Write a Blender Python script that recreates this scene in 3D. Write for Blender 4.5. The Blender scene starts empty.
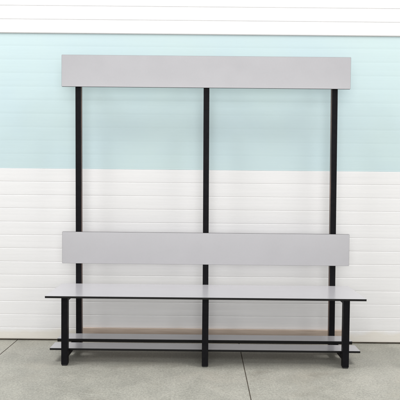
import bpy, bmesh, math, random
from mathutils import Vector, Matrix, noise
random.seed(4)
scene = bpy.context.scene
col = scene.collection

# ------------------------------------------------------------------ materials
def new_mat(name):
    m = bpy.data.materials.new(name)
    m.use_nodes = True
    nt = m.node_tree
    return m, nt, nt.nodes['Principled BSDF']

def N(nt, kind, **kw):
    n = nt.nodes.new(kind)
    for k, v in kw.items():
        if k in n.inputs.keys():
            n.inputs[k].default_value = v
        else:
            setattr(n, k, v)
    return n

def coords(nt, scale=(1, 1, 1), src='Object'):
    t = nt.nodes.new('ShaderNodeTexCoord')
    m = nt.nodes.new('ShaderNodeMapping')
    m.inputs['Scale'].default_value = scale
    nt.links.new(t.outputs[src], m.inputs['Vector'])
    return m.outputs['Vector']

def ramp(nt, fac, stops):
    r = nt.nodes.new('ShaderNodeValToRGB')
    e = r.color_ramp.elements
    while len(e) < len(stops):
        e.new(0.5)
    for i, (p, c) in enumerate(stops):
        e[i].position = p
        e[i].color = (c[0], c[1], c[2], 1) if not isinstance(c, (int, float)) else (c, c, c, 1)
    nt.links.new(fac, r.inputs['Fac'])
    return r.outputs['Color']

def mix(nt, fac, a, b, mode='MIX'):
    m = nt.nodes.new('ShaderNodeMix')
    m.data_type = 'RGBA'
    m.blend_type = mode
    for sock, v in ((m.inputs[0], fac), (m.inputs[6], a), (m.inputs[7], b)):
        if hasattr(v, 'is_linked'):
            nt.links.new(v, sock)
        elif isinstance(v, (int, float)):
            sock.default_value = v
        else:
            sock.default_value = (v[0], v[1], v[2], 1)
    return m.outputs[2]

def noise_tex(nt, vec, scale, detail=4, rough=.55):
    n = N(nt, 'ShaderNodeTexNoise', Scale=scale, Detail=detail, Roughness=rough)
    nt.links.new(vec, n.inputs['Vector'])
    return n.outputs['Fac']

def bump(nt, bsdf, height, strength, dist):
    b = N(nt, 'ShaderNodeBump', Strength=strength, Distance=dist)
    nt.links.new(height, b.inputs['Height'])
    nt.links.new(b.outputs['Normal'], bsdf.inputs['Normal'])

def mat_laminate():
    m, nt, b = new_mat('grey_laminate')
    v = coords(nt)
    fine = noise_tex(nt, v, 170, 3)
    big = noise_tex(nt, v, 3.0, 3)
    c1 = ramp(nt, fine, [(.3, (.428, .420, .438)), (.7, (.444, .436, .454))])
    c2 = ramp(nt, big, [(.3, (.97, .97, .97)), (.7, (1, 1, 1))])
    nt.links.new(mix(nt, 1.0, c1, c2, 'MULTIPLY'), b.inputs['Base Color'])
    b.inputs['Specular IOR Level'].default_value = 1.0
    b.inputs['IOR'].default_value = 1.5
    r = ramp(nt, noise_tex(nt, v, 7, 5), [(.3, .19), (.7, .25)])
    nt.links.new(r, b.inputs['Roughness'])
    return m

def mat_core():
    m, nt, b = new_mat('black_core_edge')
    v = coords(nt)
    nt.links.new(ramp(nt, noise_tex(nt, v, 120, 3), [(.3, (.005, .005, .005)), (.7, (.010, .009, .009))]), b.inputs['Base Color'])
    b.inputs['Roughness'].default_value = .55
    b.inputs['Specular IOR Level'].default_value = .2
    return m

def mat_powder():
    m, nt, b = new_mat('black_powder_coat')
    v = coords(nt)
    nt.links.new(ramp(nt, noise_tex(nt, v, 40, 4), [(.3, (.0045, .0045, .006)), (.7, (.0075, .007, .0085))]), b.inputs['Base Color'])
    nt.links.new(ramp(nt, noise_tex(nt, v, 18, 4), [(.3, .38), (.7, .52)]), b.inputs['Roughness'])
    b.inputs['Specular IOR Level'].default_value = .08
    bump(nt, b, noise_tex(nt, v, 1100, 2), .12, .0006)
    return m

def mat_warm_reflection():  # warm reflected light put into the colour of the post sides
    m, nt, b = new_mat('painted_warm_reflection')
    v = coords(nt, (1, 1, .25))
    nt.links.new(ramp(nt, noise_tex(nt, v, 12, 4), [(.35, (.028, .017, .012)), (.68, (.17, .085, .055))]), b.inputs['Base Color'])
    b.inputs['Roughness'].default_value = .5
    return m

def mat_plastic():
    m, nt, b = new_mat('black_foot_plastic')
    v = coords(nt)
    nt.links.new(ramp(nt, noise_tex(nt, v, 60, 3), [(.3, (.012, .012, .012)), (.7, (.024, .023, .022))]), b.inputs['Base Color'])
    b.inputs['Roughness'].default_value = .6
    return m

def mat_slats():
    m, nt, b = new_mat('white_slat_paint')
    v = coords(nt)
    vs = coords(nt, (1.0, 1, 26))
    streak = noise_tex(nt, vs, 1.6, 5)
    blot = noise_tex(nt, v, 1.3, 4)
    c = ramp(nt, streak, [(.30, (.765, .759, .758)), (.70, (.80, .793, .791))])
    c = mix(nt, 1.0, c, ramp(nt, blot, [(.3, (.965, .965, .96)), (.7, (1, 1, 1))]), 'MULTIPLY')
    # yellowish grime that has settled on the lowest slat
    sep = nt.nodes.new('ShaderNodeSeparateXYZ')
    nt.links.new(v, sep.inputs[0])
    ad = N(nt, 'ShaderNodeMath', operation='MULTIPLY_ADD')
    nt.links.new(noise_tex(nt, v, 5, 5), ad.inputs[0])
    ad.inputs[1].default_value = -.12
    nt.links.new(sep.outputs['Z'], ad.inputs[2])
    g = ramp(nt, ad.outputs[0], [(0.0, .42), (.03, 0.0)])
    c = mix(nt, g, c, (.66, .59, .46))
    nt.links.new(c, b.inputs['Base Color'])
    b.inputs['Roughness'].default_value = .48
    bump(nt, b, noise_tex(nt, coords(nt, (1, 1, 3)), 30, 4), .06, .004)
    return m

def mat_teal():
    m, nt, b = new_mat('pale_teal_paint')
    v = coords(nt)
    vs = coords(nt, (.9, 1, 22))
    streak = noise_tex(nt, vs, 1.9, 6, .6)
    blot = noise_tex(nt, v, 1.7, 3)
    c = mix(nt, ramp(nt, blot, [(.35, 0.0), (.65, 1.0)]), (.520, .650, .676), (.535, .662, .664))
    c = mix(nt, 1.0, c, ramp(nt, streak, [(.3, (.98, .981, .983)), (.7, (1, 1, 1))]), 'MULTIPLY')
    nt.links.new(c, b.inputs['Base Color'])
    b.inputs['Roughness'].default_value = .54
    bump(nt, b, noise_tex(nt, vs, 6, 4), .02, .004)
    return m

def mat_brown_strip():
    m, nt, b = new_mat('streaky_brown')
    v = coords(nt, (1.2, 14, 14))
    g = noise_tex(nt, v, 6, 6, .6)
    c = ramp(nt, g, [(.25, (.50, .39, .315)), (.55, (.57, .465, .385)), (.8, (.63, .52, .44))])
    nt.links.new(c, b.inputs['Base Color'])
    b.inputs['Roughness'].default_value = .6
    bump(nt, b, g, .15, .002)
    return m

def mat_seal():
    m, nt, b = new_mat('dark_rubber_seal')
    v = coords(nt)
    nt.links.new(ramp(nt, noise_tex(nt, v, 9, 5), [(.35, (.035, .026, .016)), (.7, (.13, .10, .065))]), b.inputs['Base Color'])
    b.inputs['Roughness'].default_value = .8
    return m

def mat_concrete():
    m, nt, b = new_mat('worn_concrete')
    v = coords(nt)
    big = noise_tex(nt, v, 1.5, 5, .6)
    mid = noise_tex(nt, v, 7, 6, .65)
    fine = noise_tex(nt, v, 75, 5, .75)
    grit = noise_tex(nt, v, 260, 2, .6)
    c = ramp(nt, big, [(.30, (.272, .268, .236)), (.50, (.322, .316, .278)), (.72, (.372, .362, .322))])
    c = mix(nt, 1.0, c, ramp(nt, mid, [(.28, (.84, .845, .835)), (.5, (.98, .98, .97)), (.75, (1.10, 1.09, 1.075))]), 'MULTIPLY')
    c = mix(nt, 1.0, c, ramp(nt, fine, [(.34, (.76, .76, .75)), (.5, (1, 1, 1)), (.66, (1.22, 1.22, 1.20))]), 'MULTIPLY')
    c = mix(nt, 1.0, c, ramp(nt, grit, [(.32, (.72, .72, .71)), (.5, (1, 1, 1)), (.7, (1.25, 1.25, 1.25))]), 'MULTIPLY')
    # warm worn patches
    w = ramp(nt, noise_tex(nt, coords(nt, (1, 1.4, 1)), 2.3, 5, .6), [(.52, 0.0), (.75, .35)])
    c = mix(nt, w, c, (.36, .325, .265))
    st = noise_tex(nt, coords(nt, (1.0, 1.6, 1)), 4.2, 7, .68)
    c = mix(nt, ramp(nt, st, [(.56, 0.0), (.72, .5)]), c, (.20, .188, .155))
    sc = noise_tex(nt, coords(nt, (2.2, .8, 1)), 6.0, 6, .7)
    c = mix(nt, ramp(nt, sc, [(.62, 0.0), (.76, .40)]), c, (.42, .41, .375))
    # small dark pits
    vo = N(nt, 'ShaderNodeTexVoronoi', Scale=60, feature='F1')
    nt.links.new(v, vo.inputs['Vector'])
    pits = ramp(nt, vo.outputs['Distance'], [(.06, (.62, .61, .58)), (.13, (1, 1, 1))])
    c = mix(nt, ramp(nt, noise_tex(nt, v, 5, 3), [(.5, 0.0), (.6, 1.0)]), c, mix(nt, 1.0, c, pits, 'MULTIPLY'))
    nt.links.new(c, b.inputs['Base Color'])
    nt.links.new(ramp(nt, mid, [(.3, .42), (.7, .62)]), b.inputs['Roughness'])
    bump(nt, b, fine, .15, .002)
    return m

def mat_joint():
    m, nt, b = new_mat('dark_joint_dirt')
    v = coords(nt)
    nt.links.new(ramp(nt, noise_tex(nt, v, 30, 4), [(.3, (.075, .062, .046)), (.75, (.15, .13, .10))]), b.inputs['Base Color'])
    b.inputs['Roughness'].default_value = .9
    return m

LAM, CORE, POW, PLA = mat_laminate(), mat_core(), mat_powder(), mat_plastic()
WARM_REFL = mat_warm_reflection()
SLAT, TEAL, STRIP, SEAL, CONC, JOINT = mat_slats(), mat_teal(), mat_brown_strip(), mat_seal(), mat_concrete(), mat_joint()

# ------------------------------------------------------------------ helpers
def link_mesh(name, bm, mats, parent=None, smooth=False):
    bmesh.ops.recalc_face_normals(bm, faces=bm.faces)
    me = bpy.data.meshes.new(name)
    bm.to_mesh(me)
    bm.free()
    for m in (mats if isinstance(mats, (list, tuple)) else [mats]):
        me.materials.append(m)
    o = bpy.data.objects.new(name, me)
    col.objects.link(o)
    if parent is not None:
        o.parent = parent
    if smooth:
        for p in me.polygons:
            p.use_smooth = True
    return o

def empty(name, loc=(0, 0, 0)):
    o = bpy.data.objects.new(name, None)
    o.empty_display_size = .1
    o.location = loc
    col.objects.link(o)
    return o

def box_into(bm, x0, x1, y0, y1, z0, z1):
    v = bmesh.ops.create_cube(bm, size=1)['verts']
    for w in v:
        w.co = Vector(((x0 + x1) / 2 + w.co.x * (x1 - x0), (y0 + y1) / 2 + w.co.y * (y1 - y0), (z0 + z1) / 2 + w.co.z * (z1 - z0)))
    return v

def rounded_box(x0, x1, y0, y1, z0, z1, r, seg=2, axis=None):
    bm = bmesh.new()
    box_into(bm, x0, x1, y0, y1, z0, z1)
    ed = list(bm.edges)
    if axis is not None:
        ed = [e for e in ed if abs((e.verts[0].co - e.verts[1].co).normalized()[axis]) > .9]
    bmesh.ops.bevel(bm, geom=ed, offset=r, segments=seg, affect='EDGES', profile=.5)
    return bm

def laminate_board(name, x0, x1, y0, y1, z0, z1, thin, parent):
    """compact laminate: two grey faces on a black core; thin = axis of the thickness"""
    bm = bmesh.new()
    box_into(bm, x0, x1, y0, y1, z0, z1)
    # slightly rounded plan corners, then a small chamfer all round
    ed = [e for e in bm.edges if abs((e.verts[0].co - e.verts[1].co).normalized()[thin]) > .9]
    bmesh.ops.bevel(bm, geom=ed, offset=.004, segments=3, affect='EDGES', profile=.5)
    bm.faces.ensure_lookup_table()
    caps = [f for f in bm.faces if abs(f.normal[thin]) > .9]
    rim = list({e for f in caps for e in f.edges})
    bmesh.ops.bevel(bm, geom=rim, offset=.0009, segments=1, affect='EDGES', profile=.5)
    bm.normal_update()
    for f in bm.faces:
        f.material_index = 0 if abs(f.normal[thin]) > .95 else 1
    return link_mesh(name, bm, [LAM, CORE], parent)

# ------------------------------------------------------------------ floor (setting)
JX = [-1.372 - 3.24, -1.372 - 1.62, -1.372, .25, .25 + 1.62, .25 + 3.24]
def floor():
    # one sheet with shallow saw-cut joints running towards the wall
    bm = bmesh.new()
    X0, X1, Y0, Y1 = -7, 7, -8, 1.2
    w, d = .0030, .004
    prof = [(X0, 0)]
    for x in JX:
        prof += [(x - w, 0), (x - w * .7, -d), (x + w * .7, -d), (x + w, 0)]
    prof.append((X1, 0))
    skew = .014
    vs = []
    for x, z in prof:
        edge = x in (X0, X1)
        a = bm.verts.new((x - (0 if edge else skew * 4), Y0, z))
        b = bm.verts.new((x + (0 if edge else skew * .4), Y1, z))
        vs.append((a, b))
    for i in range(len(vs) - 1):
        f = bm.faces.new((vs[i][0], vs[i + 1][0], vs[i + 1][1], vs[i][1]))
        z = prof[i][1] + prof[i + 1][1]
        f.material_index = 1 if z < 0 else 0
    for f in bm.faces:
        if f.normal.z < 0:
            f.normal_flip()
    o = link_mesh('floor', bm, [CONC, JOINT])
    o['kind'] = 'structure'
    o['label'] = 'worn grey concrete floor with thin dark saw cut joints'
    return o
floor()

# ------------------------------------------------------------------ slatted wall
WY, P, Z0 = .5764, .0970, .0922
def slat_profile(k0, k1, yoff, groove, rib, zmin=None, lap=.0022):
    """(y, z) profile from slat joint k0 to k1; each slat slightly convex with fine ribs and a shadowed lap at its foot"""
    pts = []
    for k in range(k0, k1):
        zb = Z0 + k * P
        zt = zb + P
        if zmin is not None and zb < zmin:
            zb = zmin
        h = zt - zb
        pts.append((yoff + groove, zb + .0012))
        pts.append((yoff + groove, zb + .0042))
        pts.append((yoff + .0004, zb + .0056))
        for q in (.25, .5, .75):
            c = zb + h * q
            pts += [(yoff, c - .0022), (yoff + rib, c - .0006), (yoff + rib, c + .0006), (yoff, c + .0022)]
        pts.append((yoff + .0002, zt - .0016))
        pts.append((yoff + lap, zt))
    return pts

def extrude_profile(name, pts, x0, x1, back, mats, parent, nseg=36, wob=.0010):
    bm = bmesh.new()
    pts = pts + [(back, pts[-1][1]), (back, pts[0][1])]
    cols = []
    for i in range(nseg + 1):
        x = x0 + (x1 - x0) * i / nseg
        ring = []
        for (y, z) in pts:
            dy = 0 if y >= back - 1e-6 else noise.noise(Vector((x * .8, z * 2.2, 3.1))) * wob
            ring.append(bm.verts.new((x, y + dy, z)))
        cols.append(ring)
    n = len(pts)
    for a, b in zip(cols, cols[1:]):
        for j in range(n):
            bm.faces.new((a[j], b[j], b[(j + 1) % n], a[(j + 1) % n]))
    bm.faces.new(cols[0]); bm.faces.new(cols[-1][::-1])
    return link_mesh(name, bm, mats, parent)

wall = empty('slatted_wall', (0, 0, 0))
wall['category'] = 'wall'
wall['kind'] = 'thing'
wall['label'] = 'white horizontal slat wall with a wide pale teal band behind the bench'
WX0, WX1 = -4.2, 4.2
extrude_profile('lower_cladding', slat_profile(-1, 12, WY, .0020, .00012, zmin=.0105), WX0, WX1, WY + .05, SLAT, wall)
extrude_profile('teal_panel', slat_profile(12, 22, WY + .004, .0003, .00006, lap=.0002), WX0, WX1, WY + .05, TEAL, wall)
extrude_profile('upper_cladding', slat_profile(22, 36, WY - .004, .0036, .00012), WX0, WX1, WY + .05, SLAT, wall)
bm = rounded_box(WX0, WX1, WY + .010, WY + .045, .0005, .0103, .002, 1)
link_mesh('bottom_seal', bm, SEAL, wall)

# ------------------------------------------------------------------ thin brown strip along the foot of the wall
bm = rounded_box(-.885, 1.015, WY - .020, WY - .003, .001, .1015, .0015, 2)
o = link_mesh('brown_strip', bm, STRIP)
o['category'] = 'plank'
o['label'] = 'long brown strip along the foot of the white wall behind the bench'

# ------------------------------------------------------------------ the bench
bench = empty('changing_room_bench', (0, .2, 0))
bench['category'] = 'bench'
bench['label'] = 'changing room bench with light grey boards, tall black posts and a low shoe shelf'
bi = Vector((0, -.2, 0))
def on_bench(o):
    o.location = bi
    return o

T = .040                      # square tube
ZS, TH = .4515, .013          # seat top, board thickness
SD = .4222                    # post front face
TX = .8884
LY = .0408
LEAN = .0048                  # the uprights stand very slightly out of plumb
ZSH = .0915

on_bench(laminate_board('seat', -1, 1, 0, SD - .0012, ZS - TH, ZS, 2, bench))
on_bench(laminate_board('backrest', -.9985, 1.0, SD - TH - .0004, SD - .0004, .5945, .8155, 1, bench))
on_bench(laminate_board('header_board', -1.004, .988, SD - TH - .0004, SD - .0004, 1.8187, 2.0365, 1, bench))
on_bench(laminate_board('shelf', -1, 1, .1085, .2365, ZSH - TH, ZSH, 2, bench))
on_bench(laminate_board('shelf', -1, 1, .2925, SD - .0012, ZSH - TH, ZSH + .008, 2, bench))

for cx in (-TX, 0.0, TX):
    # tall rear post, capped
    bm = rounded_box(cx - T / 2, cx + T / 2, SD, SD + T, .007, 2.020, .003, 3, axis=2)
    for v in bm.verts:
        v.co.x -= (v.co.z - 1.0) * LEAN
    post = link_mesh('post', bm, [POW, WARM_REFL], bench)
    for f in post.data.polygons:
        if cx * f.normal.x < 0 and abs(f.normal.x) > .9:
            f.material_index = 1  # painted reflection on the inner faces of the outer posts
    on_bench(post)
    cl = cx - (2.02 - 1.0) * LEAN
    bm = rounded_box(cl - T / 2 + .001, cl + T / 2 - .001, SD + .001, SD + T - .001, 2.0203, 2.024, .0015, 2)
    link_mesh('cap', bm, PLA, post)
    cl = cx + LEAN
    bm = rounded_box(cl - T / 2 + .002, cl + T / 2 - .002, SD + .002, SD + T - .002, .0003, .0068, .002, 2)
    link_mesh('foot', bm, PLA, post)
    # front leg
    bm = rounded_box(cx - T / 2, cx + T / 2, LY, LY + T, .009, ZS - TH - .0005, .003, 3, axis=2)
    leg = on_bench(link_mesh('leg', bm, POW, bench))
    bm = rounded_box(cx - T / 2 + .002, cx + T / 2 - .002, LY + .002, LY + T - .002, .0003, .0088, .004, 3)
    link_mesh('foot', bm, PLA, leg)
    # rails from the leg to the post, under the seat and under the shelf boards
    bm = rounded_box(cx - T / 2 + .0015, cx + T / 2 - .0015, LY + T + .0003, SD - .0003, ZS - TH - .031, ZS - TH - .0006, .003, 3, axis=1)
    on_bench(link_mesh('seat_rail', bm, POW, bench))
    bm = rounded_box(cx - T / 2 + .0015, cx + T / 2 - .0015, LY + T + .0003, SD - .0003, ZSH - TH - .031, ZSH - TH - .0006, .003, 3, axis=1)
    on_bench(link_mesh('shelf_rail', bm, POW, bench))

# ------------------------------------------------------------------ camera (solved from the photograph)
cam_d = bpy.data.cameras.new('camera')
cam = bpy.data.objects.new('camera', cam_d)
col.objects.link(cam)
scene.camera = cam
yaw, pitch, roll = .0017, -.0319, .0096
R0 = Vector((math.cos(yaw), math.sin(yaw), 0))
F = Vector((-math.sin(yaw) * math.cos(pitch), math.cos(yaw) * math.cos(pitch), math.sin(pitch)))
U = R0.cross(F)
right = R0 * math.cos(roll) + U * math.sin(roll)
up = U * math.cos(roll) - R0 * math.sin(roll)
M = Matrix((right, up, -F)).transposed().to_4x4()
M.translation = Vector((-.0354, -3.291, 1.1627))
cam.matrix_world = M
cam_d.sensor_width = 36
cam_d.lens = 533.53 / 400 * 36
cam_d.clip_start = .05
cam_d.clip_end = 100

# ------------------------------------------------------------------ light: side ceiling lamps, added fills from the front
def area(name, loc, target, sx, sy, power, color):
    l = bpy.data.lights.new(name, 'AREA')
    l.shape = 'RECTANGLE'
    l.size, l.size_y = sx, sy
    l.energy = power
    l.color = color
    o = bpy.data.objects.new(name, l)
    o.location = loc
    d = Vector(target) - Vector(loc)
    o.rotation_euler = d.to_track_quat('-Z', 'Y').to_euler()
    col.objects.link(o)
    return o
area('overhead_light', (-3.2, -.8, 5.4), (-.6, -.2, .2), 1.7, 1.5, 200, (.99, .99, 1))
area('overhead_light', (3.2, -.85, 5.4), (.6, -.2, .2), 1.7, 1.5, 175, (1, .985, .97))
area('overhead_light', (0, -5.3, 4.7), (0, .2, .1), 4.5, 1.8, 85, (.99, .99, 1))  # added fill that reaches under the seat to the shelf boards
area('front_fill', (0, -7.0, 1.6), (0, .4, .4), 7, 2.8, 155, (1, 1, 1))  # added low frontal fill behind the camera, lifts the shade under the bench

w = bpy.data.worlds.new('World')
scene.world = w
w.use_nodes = True
bg = w.node_tree.nodes['Background']
bg.inputs['Color'].default_value = (.985, .99, 1, 1)
bg.inputs['Strength'].default_value = .54

vs = scene.view_settings
vs.view_transform = 'Standard'
vs.look = 'None'
vs.exposure = 0
vs.gamma = 1
